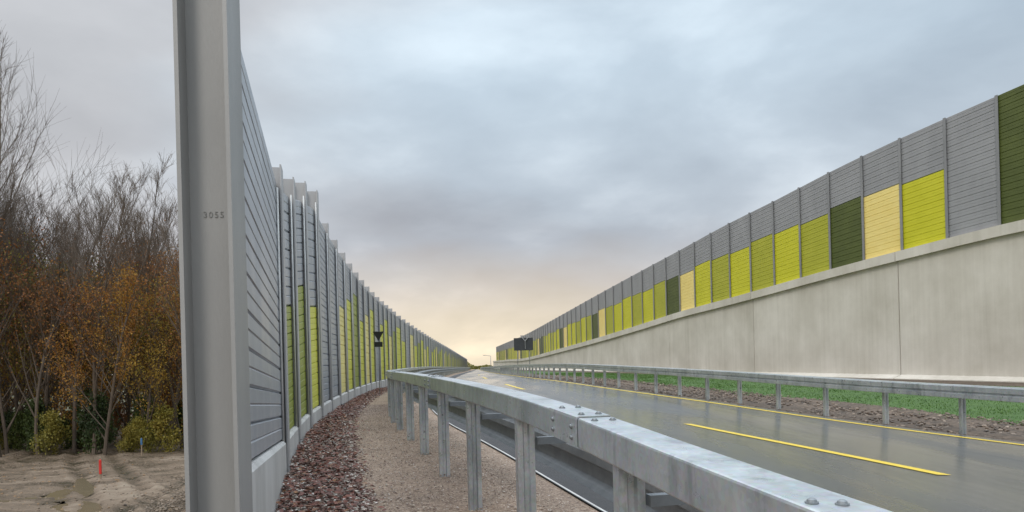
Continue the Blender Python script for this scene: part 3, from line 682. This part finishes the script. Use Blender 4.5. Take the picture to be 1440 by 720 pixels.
n1=noise(nt,cmb.outputs[0],1.8,8,.51,.15); n2=noise(nt,cmb.outputs[0],.9,4,.5,.1)
zz=M_('ADD',z,M_('MULTIPLY',M_('SUBTRACT',n1.outputs['Fac'],.5),.20))
base=ramp(nt,[(0,(.86,.75,.59)),(.05,(.80,.70,.57)),(.10,(.62,.57,.535)),(.165,(.455,.46,.49)),(.33,(.55,.58,.62)),(.55,(.68,.72,.77)),(1,(.85,.9,.97))],zz)
az=M_('ADD',M_('MULTIPLY',sx.outputs[0],-.12),M_('MULTIPLY',sx.outputs[1],.993))
gl=M_('POWER',M_('MAXIMUM',az,0.0),26); gz_=M_('SUBTRACT',1.0,M_('MULTIPLY',z,6.0),None,True)
glow=M_('MULTIPLY',gl,gz_)
mxg=N(nt,'ShaderNodeMix',data_type='RGBA'); L.new(M_('MULTIPLY',glow,.8),mxg.inputs[0]); L.new(base.outputs[0],mxg.inputs[6]); mxg.inputs[7].default_value=(.98,.84,.62,1)
bl=ramp(nt,[(.42,(0,0,0)),(.60,(1,1,1))],M_('ADD',n2.outputs['Fac'],M_('MULTIPLY',sx.outputs[0],.18)))
fb=M_('MULTIPLY',bl.outputs[0],M_('MULTIPLY_ADD',z,3.0,-.1,True))
mxb=N(nt,'ShaderNodeMix',data_type='RGBA'); L.new(M_('MULTIPLY',fb,.8),mxb.inputs[0]); L.new(mxg.outputs[2],mxb.inputs[6]); mxb.inputs[7].default_value=(.57,.70,.81,1)
cl=ramp(nt,[(.33,(.79,.80,.82)),(.5,(.985,.985,.99)),(.66,(1.32,1.29,1.26))],n1.outputs['Fac'])
mxc=N(nt,'ShaderNodeMix',data_type='RGBA',blend_type='MULTIPLY'); mxc.inputs[0].default_value=1; L.new(mxb.outputs[2],mxc.inputs[6]); L.new(cl.outputs[0],mxc.inputs[7])
lf=M_('MULTIPLY',M_('MULTIPLY_ADD',sx.outputs[0],-1.6,-.1,True),.5)
mxl=N(nt,'ShaderNodeMix',data_type='RGBA'); L.new(lf,mxl.inputs[0]); L.new(mxc.outputs[2],mxl.inputs[6]); mxl.inputs[7].default_value=(.65,.635,.63,1)
br=M_('ADD',1.0,M_('MULTIPLY',M_('MULTIPLY_ADD',z,2.2,-1.0,True),2.0))
sc_=N(nt,'ShaderNodeVectorMath',operation='SCALE'); L.new(mxl.outputs[2],sc_.inputs[0]); L.new(br,sc_.inputs['Scale'])
sky=N(nt,'ShaderNodeTexSky'); sky.sky_type='NISHITA'; sky.sun_disc=False; sky.sun_elevation=math.radians(38)
s2=N(nt,'ShaderNodeVectorMath',operation='SCALE'); L.new(sky.outputs[0],s2.inputs[0]); s2.inputs['Scale'].default_value=.004
ad=N(nt,'ShaderNodeVectorMath',operation='ADD'); L.new(sc_.outputs[0],ad.inputs[0]); L.new(s2.outputs[0],ad.inputs[1])
L.new(ad.outputs[0],bg.inputs['Color']); bg.inputs['Strength'].default_value=1.0
sl=bpy.data.lights.new('sun','SUN'); sl.energy=1.0; sl.angle=math.radians(16); sl.color=(1,.94,.86)
so=link(bpy.data.objects.new('sun',sl)); el=math.radians(38); rz=math.radians(200)
d=Vector((math.sin(rz)*math.cos(el),math.cos(rz)*math.cos(el),math.sin(el))); so.rotation_euler=d.to_track_quat('Z','Y').to_euler()
sky.sun_rotation=rz

# ---------------------------------------------------------------- camera
cam=bpy.data.cameras.new('camera'); co=link(bpy.data.objects.new('camera',cam)); cam.sensor_width=36; cam.lens=F/1440*36
cam.shift_y=(CY-360)/1440; cam.clip_end=6000; cam.clip_start=.02
co.matrix_world=Matrix.Rotation(math.pi/2,4,'X')@Matrix.Rotation(-TH,4,'Z')
scene.camera=co
scene.view_settings.view_transform='Standard'; scene.view_settings.look='None'; scene.view_settings.exposure=0
